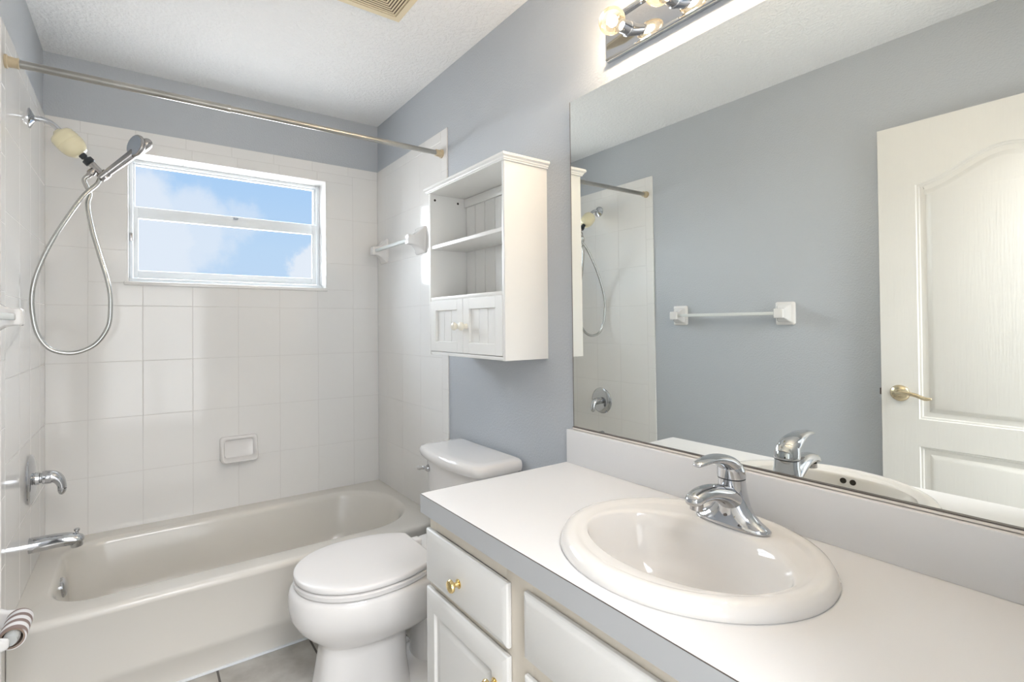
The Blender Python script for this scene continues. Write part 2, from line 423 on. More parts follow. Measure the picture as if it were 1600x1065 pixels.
# ------------------------------------------------------------------ window_1
wx0, wx1, wz0, wz1 = WIN
b = nb()
fy0, fy1 = 0.118, 0.168
box(b, wx0, wx0 + .022, fy0, fy1, wz0, wz1, .002); box(b, wx1 - .024, wx1, fy0, fy1, wz0, wz1, .002)
box(b, wx0 + .0225, wx1 - .0245, fy0 + .0005, fy1, wz1 - .018, wz1, .002); box(b, wx0 + .0225, wx1 - .0245, fy0 + .0005, fy1, wz0, wz0 + .030, .002)
win = struct('window_1', b, M['window'], 'white single hung window above the bathtub', 'window')
def wpart(name, bm, m_, p=win): return obj(name, bm, m_, p)
b = nb()                                               # tiled reveal lining
ry0 = 0.0005
for i in range(4):
    q = (wx1 - wx0) / 4
    box(b, wx0 + q * i + .001, wx0 + q * (i + 1) - .001, ry0, fy0, wz1 - .004, wz1 + .003, .0015)
box(b, wx1 - .005, wx1 + .002, ry0, fy0, wz0, wz1, .0015); box(b, wx0 - .002, wx0 + .005, ry0, fy0, wz0, wz1, .0015)
wpart('reveal', b, M['tile'])
b = nb(); box(b, wx0 - .012, wx1 + .002, -0.012, fy0, wz0 - .010, wz0 + .008, .004, 3); wpart('window_sill', b, M['tile'])
b = nb()                                               # upper fixed sash
box(b, wx0 + .0315, wx1 - .0365, .1325, .158, 2.050, 2.0565, .002); box(b, wx0 + .0225, wx0 + .031, .132, .158, 1.81, 2.0565, .002)
box(b, wx1 - .036, wx1 - .0245, .132, .158, 1.81, 2.0565, .002); box(b, wx0 + .0315, wx1 - .0365, .1325, .158, 1.815, 1.846, .002)
us = wpart('upper_sash', b, M['window'])
b = nb(); box(b, wx0 + .026, wx1 - .03, .144, .148, 1.83, 2.056); wpart('upper_pane', b, M['pane'], us)
b = nb()                                               # lower sliding sash
sx0, sx1 = wx0 + .020, wx1 - .026
box(b, sx0 + .0235, sx1 - .0255, .1045, .130, 1.786, 1.842, .003); box(b, sx0 + .0235, sx1 - .0255, .1045, .130, 1.497, 1.533, .003)
box(b, sx0 + .003, sx0 + .024, .104, .1175, 1.497, 1.842, .003); box(b, sx1 - .026, sx1 - .001, .104, .1175, 1.497, 1.842, .003)
ls = wpart('lower_sash', b, M['window'])
b = nb(); box(b, sx0 + .02, sx1 - .02, .116, .120, 1.528, 1.79); wpart('lower_pane', b, M['pane'], ls)
b = nb(); box(b, .752, .776, .097, .106, 1.827, 1.835, .002); wpart('sash_lock', b, M['spray'], ls)
b = nb(); box(b, .298, .312, .094, .104, 1.672, 1.712, .002); box(b, .300, .308, .088, .096, 1.69, 1.705, .002); wpart('latch', b, M['nickel'], ls)
b = nb()
for k in range(3): box(b, wx0 + .005, wx1 - .005, .085 - .02 * k, .112 - .02 * k, wz0 + .006, wz0 + .030 - .008 * k, .002)
wpart('track', b, M['window'])

# ------------------------------------------------------------------ bathtub
tub = thing('bathtub', (W / 2, -0.38, 0), 'white built-in bathtub in the tiled alcove under the window', 'bathtub')
g = 0.0002
def outer(front, z): return at_z(rrect(g, W - g, front, -g, .004, .004), z)
def inner(x0, x1, y0, y1, rl, rr, z): return at_z(rrect(x0, x1, y0, y1, rl, rr), z)
b = nb()
YT = -0.757
rings = [outer(YT + .022, 0), outer(YT + .022, .070), outer(YT + .002, .098), outer(YT, .12), outer(YT + .002, .312),
         outer(YT - .002, .318), outer(YT - .002, .328), outer(YT + .001, .336), outer(YT + .009, .3415), outer(YT + .02, ZTUB),
         inner(.070, 1.470, -.668, -.074, .14, .255, ZTUB), inner(.076, 1.464, -.661, -.080, .14, .25, ZTUB - .002),
         inner(.084, 1.455, -.653, -.088, .14, .245, ZTUB - .010), inner(.090, 1.44, -.646, -.095, .14, .24, ZTUB - .03),
         inner(.110, 1.40, -.620, -.120, .15, .24, .15), inner(.122, 1.375, -.605, -.136, .15, .23, .10),
         inner(.145, 1.345, -.580, -.160, .14, .21, .072), inner(.19, 1.29, -.54, -.20, .11, .17, .062)]
loft(b, rings, cap0=False)
obj('basin', b, M['tub'], tub, 45)
b = nb(); lathe(b, (.0915, -.366, .282), (1, 0, .09), [(0, .036), (.008, .036), (.014, .031), (.018, .018), (.019, 0)], 32)
ovf = obj('overflow_plate', b, M['chrome'], tub)
b = nb(); lathe(b, (.30, -.37, .0625), (0, 0, 1), [(0, .03), (.002, .03), (.003, .02), (.001, .0)], 24); obj('drain', b, M['chrome'], tub)
b = nb(); box(b, g, W - g, YT + .012, YT + .026, 0.0005, .007, .002); obj('caulk_bead', b, M['window'], tub)

# ------------------------------------------------------------------ toilet
TY = -1.13
toi = thing('toilet', (1.15, TY, 0), 'white two-piece toilet with closed lid between bathtub and vanity', 'toilet')
def ring_t(z, xf, xb, hw, p=2.2, xm=None):
    xm = xm if xm is not None else (xf + xb) / 2 + .03
    return at_z(oval(xm, TY, xm - xf, hw, 72, p, xb - xm), z)
b = nb()
loft(b, [ring_t(0, .800, 1.15, .104, 3.0), ring_t(.012, .800, 1.15, .104, 3.0), ring_t(.03, .806, 1.14, .098, 3.0), ring_t(.10, .818, 1.13, .094, 3),
         ring_t(.18, .832, 1.13, .091, 2.8), ring_t(.205, .834, 1.14, .092, 2.6), ring_t(.214, .829, 1.17, .104, 2.4), ring_t(.228, .815, 1.24, .122, 2.3), ring_t(.250, .788, 1.28, .144, 2.2),
         ring_t(.280, .760, 1.30, .165, 2.2), ring_t(.315, .741, 1.31, .180, 2.2), ring_t(.35, .735, 1.31, .186, 2.2), ring_t(.385, .737, 1.31, .187, 2.2), ring_t(.398, .742, 1.31, .183, 2.2),
         ring_t(.404, .754, 1.30, .172, 2.2)], cap0=False)
obj('bowl', b, M['china'], toi, 60)
b = nb()                                              # trapway bulge and foot with bolt caps
loft(b, [[Vector((x, TY + y, z)) for x, y in oval(1.27, 0, .17, .135, 48, 2.4)] for z in (0, .01)] +
        [[Vector((x, TY + y, .024)) for x, y in oval(1.27, 0, .16, .125, 48, 2.4)], [Vector((x, TY + y, .05)) for x, y in oval(1.29, 0, .12, .085, 48, 2.4)],
         [Vector((x, TY + y, .16)) for x, y in oval(1.30, 0, .12, .082, 48, 2.6)], [Vector((x, TY + y, .28)) for x, y in oval(1.33, 0, .13, .10, 48, 3)],
         [Vector((x, TY + y, .37)) for x, y in oval(1.36, 0, .14, .15, 48, 3.5)], [Vector((x, TY + y, .405)) for x, y in oval(1.36, 0, .14, .155, 48, 3.5)]], cap0=False)
obj('foot', b, M['china'], toi, 60)
for sy in (-1, 1):
    b = nb(); lathe(b, (1.20, TY + sy * .112, .018), (0, 0, 1), [(0, .017), (.016, .016), (.026, .010), (.030, 0)], 20); obj('bolt_cap', b, M['china'], toi)
def seat_ring(z, gx=0.0, p=2.1):
    out = []
    for x, y in oval(.985, TY, .985 - .752 - gx, .187 - gx, 96, p, .275 - gx):
        out.append(Vector((min(x, 1.205 - gx), y, z)))
    return out
b = nb(); loft(b, [seat_ring(.4045, .014), seat_ring(.4085, .010), seat_ring(.4090, .002), seat_ring(.4225, 0), seat_ring(.4255, .003), seat_ring(.4262, .012)]); obj('seat', b, M['seat'], toi, 50)
b = nb(); loft(b, [seat_ring(.4262, .016), seat_ring(.4308, .012), seat_ring(.4312, .003), seat_ring(.433, .001), seat_ring(.4445, .001), seat_ring(.4478, .0035), seat_ring(.4490, .009), seat_ring(.4497, .04)]); obj('lid', b, M['seat'], toi, 50)
for sy in (-1, 1):
    b = nb(); box(b, 1.207, 1.245, TY + sy * .075 - .020, TY + sy * .075 + .020, .404, .436, .008, 3); obj('hinge', b, M['seat'], toi)
# tank
def tank_ring(z, xf, hw, bow, r=.03, xb=W + P - .012):
    pts = []
    for x, y in rrect(xf, xb, TY - hw, TY + hw, r, .008, 8, 14):
        t = max(0.0, 1 - abs(y - TY) / hw); f = max(0, (xb - x) / (xb - xf))
        pts.append(Vector((x - bow * (1 - (1 - t) ** 2) * f, y, z)))
    return pts
b = nb(); loft(b, [tank_ring(.408, 1.365, .165, .02), tank_ring(.42, 1.355, .175, .022), tank_ring(.56, 1.345, .190, .026), tank_ring(.716, 1.338, .202, .03)]); obj('tank', b, M['china'], toi, 50)
b = nb(); loft(b, [tank_ring(.716, 1.330, .212, .032), tank_ring(.718, 1.323, .220, .034), tank_ring(.732, 1.318, .225, .036), tank_ring(.746, 1.319, .225, .036), tank_ring(.755, 1.324, .220, .036), tank_ring(.759, 1.334, .208, .034), tank_ring(.7595, 1.36, .18, .03)])
obj('tank_lid', b, M['china'], toi, 50)
b = nb(); ly = TY + .150; lx = 1.331
lathe(b, (lx, ly, .672), (-1, 0, 0), [(0, .014), (.006, .015), (.012, .013), (.018, .010), (.022, 0)], 24)
sweep(b, catmull([(lx - .014, ly, .672), (lx - .022, ly + .012, .673), (lx - .026, ly + .035, .668), (lx - .026, ly + .058, .664)], 5), [(.006, .005)] * 5 + [(.007, .005)] * 5 + [(.009, .005)] * 5 + [(.006, .004)], 14)
obj('flush_lever', b, M['chrome'], toi)

# ------------------------------------------------------------------ vanity cabinet
VX = 0.990; VY0, VY1 = -1.603, YF + .003
ZC = 0.8062; ZCB = 0.756
van = thing('vanity_cabinet', (1.25, (VY0 + VY1) / 2, 0), 'off-white painted vanity cabinet with drawers below the white counter', 'cabinet')
b = nb()
box(b, VX + .02, W + P, VY0 - .018, VY0, .10, ZCB); box(b, VX + .02, W + P, VY1, VY1 + .018, .10, ZCB)
box(b, VX + .02, W + P, VY1, VY0, .10, .118); box(b, W + P - .012, W + P - .002, VY1, VY0, .118, ZCB)
box(b, VX + .06, VX + .078, VY1, VY0, 0, .10); box(b, VX + .06, W + P, VY0 - .018, VY0, 0, .10)
obj('carcass', b, M['cabpaint'], van)
b = nb()
S1 = (-1.940, -2.025); S2 = (-2.372, -2.455)          # the two inner stiles
for y0, y1 in ((VY0 - .03, VY0), (S1[1], S1[0]), (S2[1], S2[0]), (VY1, VY1 + .04)): box(b, VX, VX + .02, y0, y1, .10, ZCB, .001)
box(b, VX + .0005, VX + .02, VY1, VY0, .715, ZCB - .0005); box(b, VX + .0005, VX + .02, VY1, VY0, .10, .15); box(b, VX + .0005, VX + .02, VY1, VY0, .55, .60)
obj('face_frame', b, M['frame'], van)
def slab_front(name, y0, y1, z0, z1, panel=False):
    """overlay front with a stepped edge; panel adds a raised field in a sunk frame"""
    b = nb(); xb, xf = VX - .0005, VX - .019
    def rg(i, x): return [Vector((x, y0 + i, z0 + i)), Vector((x, y1 - i, z0 + i)), Vector((x, y1 - i, z1 - i)), Vector((x, y0 + i, z1 - i))]
    rs = [rg(.002, xb), rg(0, xb - .003), rg(0, xb - .010), rg(.0025, xb - .0135), rg(.008, xb - .0155), rg(.016, xf)]
    if panel: rs += [rg(.050, xf), rg(.054, xf + .007), rg(.062, xf + .008), rg(.076, xf + .0015), rg(.079, xf + .001)]
    loft(b, rs)
    return obj(name, b, M['cabpaint'], van, 25)
def brass_knob(parent, y, z):
    b = nb(); lathe(b, (VX - .0185, y, z), (-1, 0, 0), [(0, .011), (.002, .011), (.004, .0065), (.012, .0055), (.016, .009), (.019, .0145), (.023, .0155), (.027, .0135), (.0295, .007), (.030, 0)], 28)
    k = obj('knob', b, M['brass'], parent); k['label'] = 'polished brass knob'; return k
c0, c1 = VY0 - .002, -1.958
d = slab_front('drawer', c1, c0, .580, .716); brass_knob(d, -1.775, .640)
d = slab_front('door', c1, c0, .125, .562, True); brass_knob(d, c1 + .038, .490)
slab_front('false_front', -2.388, -2.012, .592, .724)
mid = -2.2
d = slab_front('door', mid + .002, -2.012, .125, .558, True); brass_knob(d, mid + .03, .50)
d = slab_front('door', -2.388, mid - .002, .125, .558, True); brass_knob(d, mid - .03, .50)
d = slab_front('drawer', VY1 + .025, -2.440, .580, .716); brass_knob(d, (VY1 + S2[1]) / 2, .645)
d = slab_front('door', VY1 + .025, -2.440, .125, .562, True); brass_knob(d, S2[1] - .03, .50)

# countertop with a hole for the basin
SC = (1.242, -2.197)
top = thing('countertop', (1.25, -2.2, ZC), 'white laminate countertop with backsplash on the vanity cabinet', 'countertop')
CX0, CX1, CY0, CY1 = 0.967, W + P - .001, YF + .001, -1.592
hole_r = (.222, .226)
ang = sorted(set([2 * PI * k / 96 for k in range(96)] + [math.atan2(y - SC[1], x - SC[0]) % (2 * PI) for x in (CX0, CX1) for y in (CY0, CY1)]))
def to_rect(a, i=0.0):
    c, s = math.cos(a), math.sin(a); t = 1e9
    if c > 1e-9: t = min(t, (CX1 - i - SC[0]) / c)
    if c < -1e-9: t = min(t, (CX0 + i - SC[0]) / c)
    if s > 1e-9: t = min(t, (CY1 - i - SC[1]) / s)
    if s < -1e-9: t = min(t, (CY0 + i - SC[1]) / s)
    return SC[0] + c * t, SC[1] + s * t
hr = [(SC[0] + hole_r[0] * math.cos(a), SC[1] + hole_r[1] * math.sin(a)) for a in ang]
b = nb()
loft(b, [at_z(hr, ZCB), at_z([to_rect(a) for a in ang], ZCB), at_z([to_rect(a) for a in ang], ZC - .0012), at_z([to_rect(a, .0012) for a in ang], ZC), at_z(hr, ZC), at_z(hr, ZCB)], False, False)
bmesh.ops.remove_doubles(b, verts=b.verts[:], dist=1e-6)
obj('worktop', b, M['counter'], top, 30)
b = nb(); box(b, CX0 - .0012, CX0 - .0002, CY0 + .001, CY1, ZCB + .0005, ZC - .0026); obj('front_edge', b, M['edging'], top)['label'] = 'greyer front edge'  # thin strip coloured greyer than the worktop
b = nb(); box(b, 1.504, W + P - .001, CY0, -1.596, ZC, .914, .0015); obj('backsplash', b, M['counter'], top)
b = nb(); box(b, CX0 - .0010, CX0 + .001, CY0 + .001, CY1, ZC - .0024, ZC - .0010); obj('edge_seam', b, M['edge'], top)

# ------------------------------------------------------------------ basin
snk = thing('sink', (SC[0], SC[1], ZC), 'round white drop-in sink with oval bowl set into the counter', 'sink')
def er(cx, cy, ax, ay, z): return at_z(oval(cx, cy, ax, ay, 96), z)
b = nb()
loft(b, [er(*SC, .244, .247, ZC + .0004), er(*SC, .2455, .2485, ZC + .005), er(*SC, .243, .246, ZC + .012), er(*SC, .237, .240, ZC + .0225), er(*SC, .228, .231, ZC + .0265),
         er(*SC, .219, .222, ZC + .0268), er(*SC, .211, .214, ZC + .0245), er(*SC, .205, .208, ZC + .0215), er(*SC, .200, .203, ZC + .0205),
         er(1.224, -2.199, .160, .200, ZC + .0200), er(1.216, -2.200, .149, .1975, ZC + .0185), er(1.214, -2.200, .1445, .1945, ZC + .013),
         er(1.212, -2.2, .137, .187, ZC - .012), er(1.212, -2.2, .126, .172, ZC - .06), er(1.214, -2.2, .108, .148, ZC - .10), er(1.216, -2.2, .078, .105, ZC - .128),
         er(1.22, -2.2, .04, .05, ZC - .137), er(1.22, -2.2, .024, .024, ZC - .139), er(1.22, -2.2, .022, .022, ZC - .15)], cap0=False)
obj('bowl', b, M['basin_china'], snk, 60)
b = nb(); lathe(b, (1.22, -2.2, ZC - .1385), (0, 0, 1), [(0, .023), (.002, .023), (.003, .017), (.006, .015), (.007, 0)], 28); obj('drain', b, M['chrome'], snk)
for dy in (-.0115, .0115):
    b = nb(); lathe(b, (1.0715, -2.212 + dy, ZC + .004), (1, 0, .15), [(0, .0075), (.0025, .0075), (.0025, 0)], 20); h = obj('overflow_hole', b, M['dark'], snk)

# ------------------------------------------------------------------ faucet
FX, FY, FZ = 1.398, -2.203, ZC + .0212
fau = thing('faucet', (FX, FY, FZ), 'chrome single-lever faucet on the back of the sink', 'faucet')
b = nb()
fr = lambda dx, ax, ay, z, p=2.2: at_z(oval(FX + dx, FY, ax, ay, 48, p), FZ + z)
loft(b, [fr(0, .029, .078, 0, 2.6), fr(0, .030, .079, .004, 2.6), fr(0, .028, .074, .009, 2.4), fr(.001, .027, .060, .017), fr(.002, .0265, .046, .028),
         fr(.003, .026, .036, .043), fr(.004, .0255, .030, .062), fr(.003, .0255, .027, .082), fr(.001, .026, .0265, .098)])
obj('body', b, M['chrome'], fau, 60)
b = nb()
limb(b, [(FX + .008, FY, FZ + .046), (FX - .030, FY, FZ + .067), (FX - .072, FY, FZ + .080), (FX - .110, FY, FZ + .083), (FX - .138, FY, FZ + .077), (FX - .148, FY, FZ + .072), (FX - .151, FY, FZ + .070)],
     [(.025, .029), (.021, .027), (.0165, .024), (.0140, .021), (.0120, .018), (.0075, .012), (.001, .002)])
sp = obj('spout', b, M['chrome'], fau, 60)
b = nb(); lathe(b, (FX - .128, FY, FZ + .068), (-.1, 0, -1), [(0, .0125), (.012, .0125), (.013, .010), (.009, .009), (.009, 0)], 24); obj('aerator', b, M['nickel'], sp)
b = nb()
loft(b, [fr(.001, .0265, .0270, .100), fr(.001, .027, .0275, .104), fr(-.001, .026, .0265, .116), fr(-.006, .023, .024, .129), fr(-.012, .016, .018, .138), fr(-.016, .006, .007, .141)])
limb(b, [(FX + .016, FY, FZ + .110), (FX - .012, FY, FZ + .130), (FX - .046, FY, FZ + .144), (FX - .082, FY, FZ + .149), (FX - .112, FY, FZ + .147), (FX - .126, FY, FZ + .144), (FX - .130, FY, FZ + .143)],
     [(.014, .020), (.0165, .0255), (.0115, .0225), (.0075, .0175), (.0062, .0135), (.0042, .009), (.001, .002)])
obj('lever', b, M['chrome'], fau, 60)
b = nb(); loft(b, [fr(.001, .0262, .0267, .0975), fr(.001, .0262, .0267, .1005)]); obj('seam', b, M['black'], fau)
b = nb(); lathe(b, (FX + .030, FY + .004, FZ + .003), (0, 0, 1), [(0, .0035), (.05, .003), (.052, .006), (.058, .007), (.064, .004), (.065, 0)], 16); obj('lift_rod', b, M['chrome'], fau)
b = nb(); lathe(b, (FX - .0265, FY, FZ + .024), (-1, 0, .35), [(0, .003), (.0012, .003), (.0012, 0)], 12); obj('indicator', b, M['edge'], fau)

# ------------------------------------------------------------------ mirror
MY0, MZ0, MZ1 = -1.6125, .9214, 1.9864
mir = thing('mirror', (W, -2.2, MZ0), 'large frameless wall mirror above the vanity backsplash', 'mirror')
b = nb(); box(b, W - .001, W + .0035, YF + .001, MY0, MZ0, MZ1)
for v in b.verts: v.co.x -= .0062 * (v.co.z - MZ0) / (MZ1 - MZ0)
obj('glass', b, M['mirror'], mir, 20)
b = nb(); box(b, W - .0015, W + .0035, MY0, MY0 + .002, MZ0, MZ1)
for v in b.verts: v.co.x -= .0062 * (v.co.z - MZ0) / (MZ1 - MZ0)
obj('glass_edge', b, M['edge'], mir)
b = nb(); box(b, W - .006, W + P, YF + .001, MY0 + .002, MZ0 - .0062, MZ0 - .0006, .001); ch = obj('channel', b, M['channel'], mir)
b = nb(); box(b, W - .0062, W - .0015, YF + .001, MY0 + .002, MZ0 - .0004, MZ0 + .0022); obj('channel_dark_lip', b, M['edge'], ch)  # dark-coloured lip just above the cream channel

# ------------------------------------------------------------------ vanity light
LX = W + P
vl = thing('vanity_light', (LX, -2.23, 2.11), 'chrome strip light with clear globe bulbs above the mirror', 'light fixture')
LY0, LY1, LZ0, LZ1 = -2.690, -1.766, 2.048, 2.176
XP = W - .006
b = nb(); box(b, XP, LX, LY0, LY1, LZ0 + .001, LZ1 - .001, .001); box(b, XP - .006, LX, LY0, LY1, LZ0, LZ0 + .012, .004, 4); box(b, XP - .006, LX, LY0, LY1, LZ1 - .012, LZ1, .004, 4)
obj('back_plate', b, M['chrome'], vl, 30)
for k in range(6):
    y = -1.848 - .152 * k; z = 2.112
    b = nb(); lathe(b, (XP, y, z), (-1, 0, 0), [(0, .021), (.004, .021), (.006, .0185), (.034, .0185), (.036, .0205), (.040, .0205), (.041, .016)], 28); sk = obj('socket', b, M['chrome'], vl)
    b = nb(); cx = XP - .070; r = .0365
    prof = [(-.032, .013), (-.034, .017), (-.030, .021)] + [(-r * math.cos(a), r * math.sin(a)) for a in (R(38 + (180 - 38) * i / 18) for i in range(19))]
    lathe(b, (cx, y, z), (-1, 0, 0), prof, 36); bu = obj('bulb', b, M['bulb'], vl, 80)
    b = nb(); bmesh.ops.create_uvsphere(b, u_segments=16, v_segments=10, radius=.0145)
    for v in b.verts: v.co = Vector((v.co.x * .8 + cx + .004, v.co.y + y, v.co.z + z))
    obj('filament', b, M['filament'], bu, 80)

# ------------------------------------------------------------------ wall cabinet over the toilet
CX, CYn, CYf, CZ0, CZ1 = 1.341, -1.484, -.967, 1.138, 1.802
wc = thing('wall_cabinet', (1.43, -1.225, CZ0), 'white open-shelf wall cabinet with two small doors above the toilet', 'cabinet')
b = nb(); box(b, CX, LX, CYn, CYn + .014, CZ0, CZ1, .001); obj('side_panel', b, M['shelfpaint'], wc)
b = nb(); box(b, CX, LX, CYf - .014, CYf, CZ0, CZ1, .001); sp2 = obj('side_panel', b, M['shelfpaint'], wc)
for xx in (CX + .022, CX + .135):
    b = nb(); lathe(b, (xx, CYf - .0135, 1.778), (0, -1, 0), [(0, .005), (.0012, .005), (.0012, 0)], 14); obj('screw_hole', b, M['dark'], sp2)
b = nb()
ys = [CYf - .014 - i * .0699 for i in range(8)]
for y1, y0 in zip(ys, ys[1:]): box(b, LX - .012, LX - .004, max(y0, CYn + .014) + .0008, y1 - .0008, CZ0 + .01, CZ1, .0022)
box(b, LX - .006, LX - .001, CYn + .014, CYf - .014, CZ0 + .01, CZ1)
obj('back_panel', b, M['shelfpaint'], wc, 20)
b = nb(); box(b, LX - .022, LX - .011, CYn + .014, CYf - .014, CZ1 - .038, CZ1 - .002, .001); obj('back_rail', b, M['shelfpaint'], wc)
b = nb(); box(b, CX + .004, LX - .012, CYn + .014, CYf - .014, 1.571, 1.585, .001); obj('shelf', b, M['shelfpaint'], wc)
b = nb(); box(b, CX + .001, LX - .012, CYn + .014, CYf - .014, 1.357, 1.371, .001); obj('shelf', b, M['shelfpaint'], wc)
b = nb(); box(b, CX + .001, LX - .012, CYn + .014, CYf - .014, CZ0 + .0005, CZ0 + .013, .001); obj('bottom_panel', b, M['shelfpaint'], wc)
b = nb()
def cr(o_, z): return [Vector((CX - o_, CYn - o_, z)), Vector((LX, CYn - o_, z)), Vector((LX, CYf + o_, z)), Vector((CX - o_, CYf + o_, z))]
loft(b, [cr(-.002, CZ1 - .0005), cr(.006, CZ1), cr(.006, CZ1 + .004), cr(.009, CZ1 + .006), cr(.010, CZ1 + .010), cr(.014, CZ1 + .013), cr(.016, CZ1 + .015), cr(.016, CZ1 + .021), cr(.014, CZ1 + .024)])
obj('cornice', b, M['shelfpaint'], wc, 20)
def cab_door(y0, y1, ky):
    z0, z1 = CZ0 + .015, 1.3565; b = nb(); xo, xi = CX - .001, CX + .016
    f = .040
    box(b, xo, xi, y0, y0 + f, z0, z1, .001); box(b, xo, xi, y1 - f, y1, z0, z1, .001)
    box(b, xo, xi, y0 + f, y1 - f, z0, z0 + f, .001); box(b, xo, xi, y0 + f, y1 - f, z1 - f, z1, .001)
    n = 3; q = (y1 - y0 - 2 * f) / n
    for i in range(n): box(b, xo + .009, xi - .002, y0 + f + q * i + .0008, y0 + f + q * (i + 1) - .0008, z0 + f - .004, z1 - f + .004, .0018)
    box(b, xo + .012, xi - .002, y0 + f, y1 - f, z0 + f, z1 - f)
    dr = obj('door', b, M['shelfpaint'], wc, 20)
    b = nb(); lathe(b, (xo, ky, 1.2535), (-1, 0, 0), [(0, .010), (.004, .009), (.010, .007), (.014, .010), (.019, .0145), (.024, .0155), (.029, .0135), (.032, .007), (.0325, 0)], 28)
    obj('knob', b, M['cream'], dr)['label'] = 'round cream knob'
cab_door(CYn + .015, -1.2270, -1.2500); cab_door(-1.2250, CYf - .015, -1.2010)
b = nb(); lathe(b, (CX + .08, CYn + .0145, 1.42), (0, 1, 0), [(0, .003), (.0015, .003), (.0015, 0)], 10); obj('peg_hole', b, M['dark'], wc)

# ------------------------------------------------------------------ towel bars
def towel_bar(name, wall_x, sgn, ya, yb, zc, label, ph=.068, pw=.052, reach=.078):
    t = thing(name, (wall_x, (ya + yb) / 2, zc), label, 'towel bar')
    for y in (ya, yb):
        b = nb()
        def pr(hy, hz, d, r, dz=0.0): return [Vector((wall_x + sgn * d, y + u, zc + dz + v)) for u, v in rrect(-hy, hy, -hz, hz, r, r, 5, 4)]
        loft(b, [pr(pw, ph, 0, .010), pr(pw, ph, .006, .010), pr(pw - .003, ph - .003, .010, .010), pr(pw - .012, ph - .014, .015, .008), pr(.030, .040, .028, .007), pr(.0215, .027, .046, .006), pr(.0215, .024, .060, .006),
                 pr(.0225, .024, reach, .006), pr(.020, .021, reach + .004, .006), pr(.014, .015, reach + .005, .004)])
        obj('post', b, M['china'], t, 40)
    b = nb(); x = wall_x + sgn * (reach - .017); box(b, x - .0085, x + .0085, min(ya, yb) + .018, max(ya, yb) - .018, zc - .0085, zc + .0085, .003, 3)
    obj('bar', b, M['acrylic'], t)['label'] = 'clear milky plastic bar'
    return t
towel_bar('towel_bar', W, -1, -.105, -.556, 1.686, 'white ceramic towel bar on the tiles beside the wall cabinet')
towel_bar('towel_bar', -P, 1, -.992, -1.576, 1.288, 'white ceramic towel bar on the grey wall seen in the mirror', .058, .046)

# ------------------------------------------------------------------ soap dish
sdish = thing('soap_dish', (.76, 0, .64), 'small white ceramic soap dish on the tiles above the bathtub', 'soap dish')
b = nb()
sx_, sz_ = .7595, .640
def sr(hx, hz, d0, lip, r):
    out = []
    for u, v in rrect(-hx, hx, -hz, hz, r, r, 6, 8):
        t = max(0, min(1, .5 - v / (2 * .063)))
        out.append(Vector((sx_ + u, -(d0 + lip * t ** 1.6), sz_ + v)))
    return out
loft(b, [sr(.088, .063, 0, 0, .014), sr(.088, .063, .012, .024, .018), sr(.0855, .0605, .018, .040, .018), sr(.080, .056, .0205, .047, .017), sr(.073, .049, .0185, .046, .014),
         sr(.068, .044, .010, .024, .012), sr(.066, .042, .004, .010, .012), sr(.04, .02, .003, .004, .01)], cap0=False)
obj('tray', b, M['china'], sdish, 60)

# ------------------------------------------------------------------ shower curtain rod
RY, RZ = -.766, 2.064
rod = thing('shower_curtain_rod', (W / 2, RY, RZ), 'worn metal shower curtain rod across the top of the alcove', 'curtain rod')
b = nb(); lathe(b, (.02, RY, RZ), (1, 0, 0), [(0, .0125), (.585, .0125), (.587, .0135), (.60, .0135), (.601, .0112), (W - .04, .0112)], 24); obj('tube', b, M['rod'], rod)
for x, s in ((.0005, 1), (W - .0005, -1)):
    b = nb(); lathe(b, (x, RY, RZ), (s, 0, 0), [(0, .020), (.006, .020), (.008, .0165), (.026, .0150), (.032, .0165), (.034, .013)], 24)
    obj('end_cap', b, M['rodend'], rod)['label'] = 'yellowed rubber end cap'

# ------------------------------------------------------------------ shower arm with filter and holder
SY = -.371
sa = thing('shower_fixture', (0, SY, 2.02), 'chrome shower arm with yellowed filter and holder on the tiled wall', 'shower arm')
b = nb(); lathe(b, (0.0, SY, 2.030), (1, 0, 0), [(0, .036), (.003, .036), (.007, .030), (.013, .018), (.016, .012), (.017, .011)], 32); obj('flange', b, M['chrome'], sa)
b = nb(); sweep(b, catmull([(.005, SY, 2.030), (.035, SY, 2.033), (.062, SY, 2.025), (.088, SY, 2.002), (.098, SY, 1.990)], 6), .0095, 18); obj('pipe', b, M['chrome'], sa)
ax = Vector((.70, 0, -.714)).normalized(); f0 = Vector((.079, SY, 1.999))
b = nb(); lathe(b, f0, ax, [(0, .014), (.004, .018), (.008, .022), (.014, .037), (.024, .0430), (.030, .0420), (.033, .0440), (.048, .0445), (.051, .0430), (.054, .0445), (.068, .0440), (.071, .0425), (.074, .0430), (.088, .038), (.100, .029), (.106, .024), (.107, .016)], 40)
obj('filter', b, M['filter'], sa, 50)['label'] = 'yellowed plastic water filter'
f1 = f0 + ax * .106
b = nb(); lathe(b, f1, ax, [(0, .013), (.014, .0125), (.016, .010), (.020, .0095), (.022, .0175), (.024, .0185), (.040, .0185), (.042, .016)], 28); obj('connector', b, M['black'], sa)['label'] = 'black plastic connector'
f2 = f1 + ax * .040
b = nb(); lathe(b, f2, ax, [(0, .012), (.004, .0135), (.018, .0125), (.040, .0115), (.050, .014), (.066, .0155), (.074, .013), (.076, 0)], 28)
dn = Vector((-.55, 0, -.83)).normalized()
lathe(b, f2 + ax * .022, dn, [(0, .010), (.012, .0105), (.020, .0135), (.030, .0135), (.034, .010), (.046, .0085)], 24)
hq = f2 + ax * .058; hdir = Vector((.68, 0, .733)).normalized()
lathe(b, hq - hdir * .020, hdir, [(0, .013), (.004, .0165), (.036, .0175), (.038, .015)], 28)
obj('holder', b, M['nickel'], sa)
out0 = f2 + ax * .022 + dn * .045

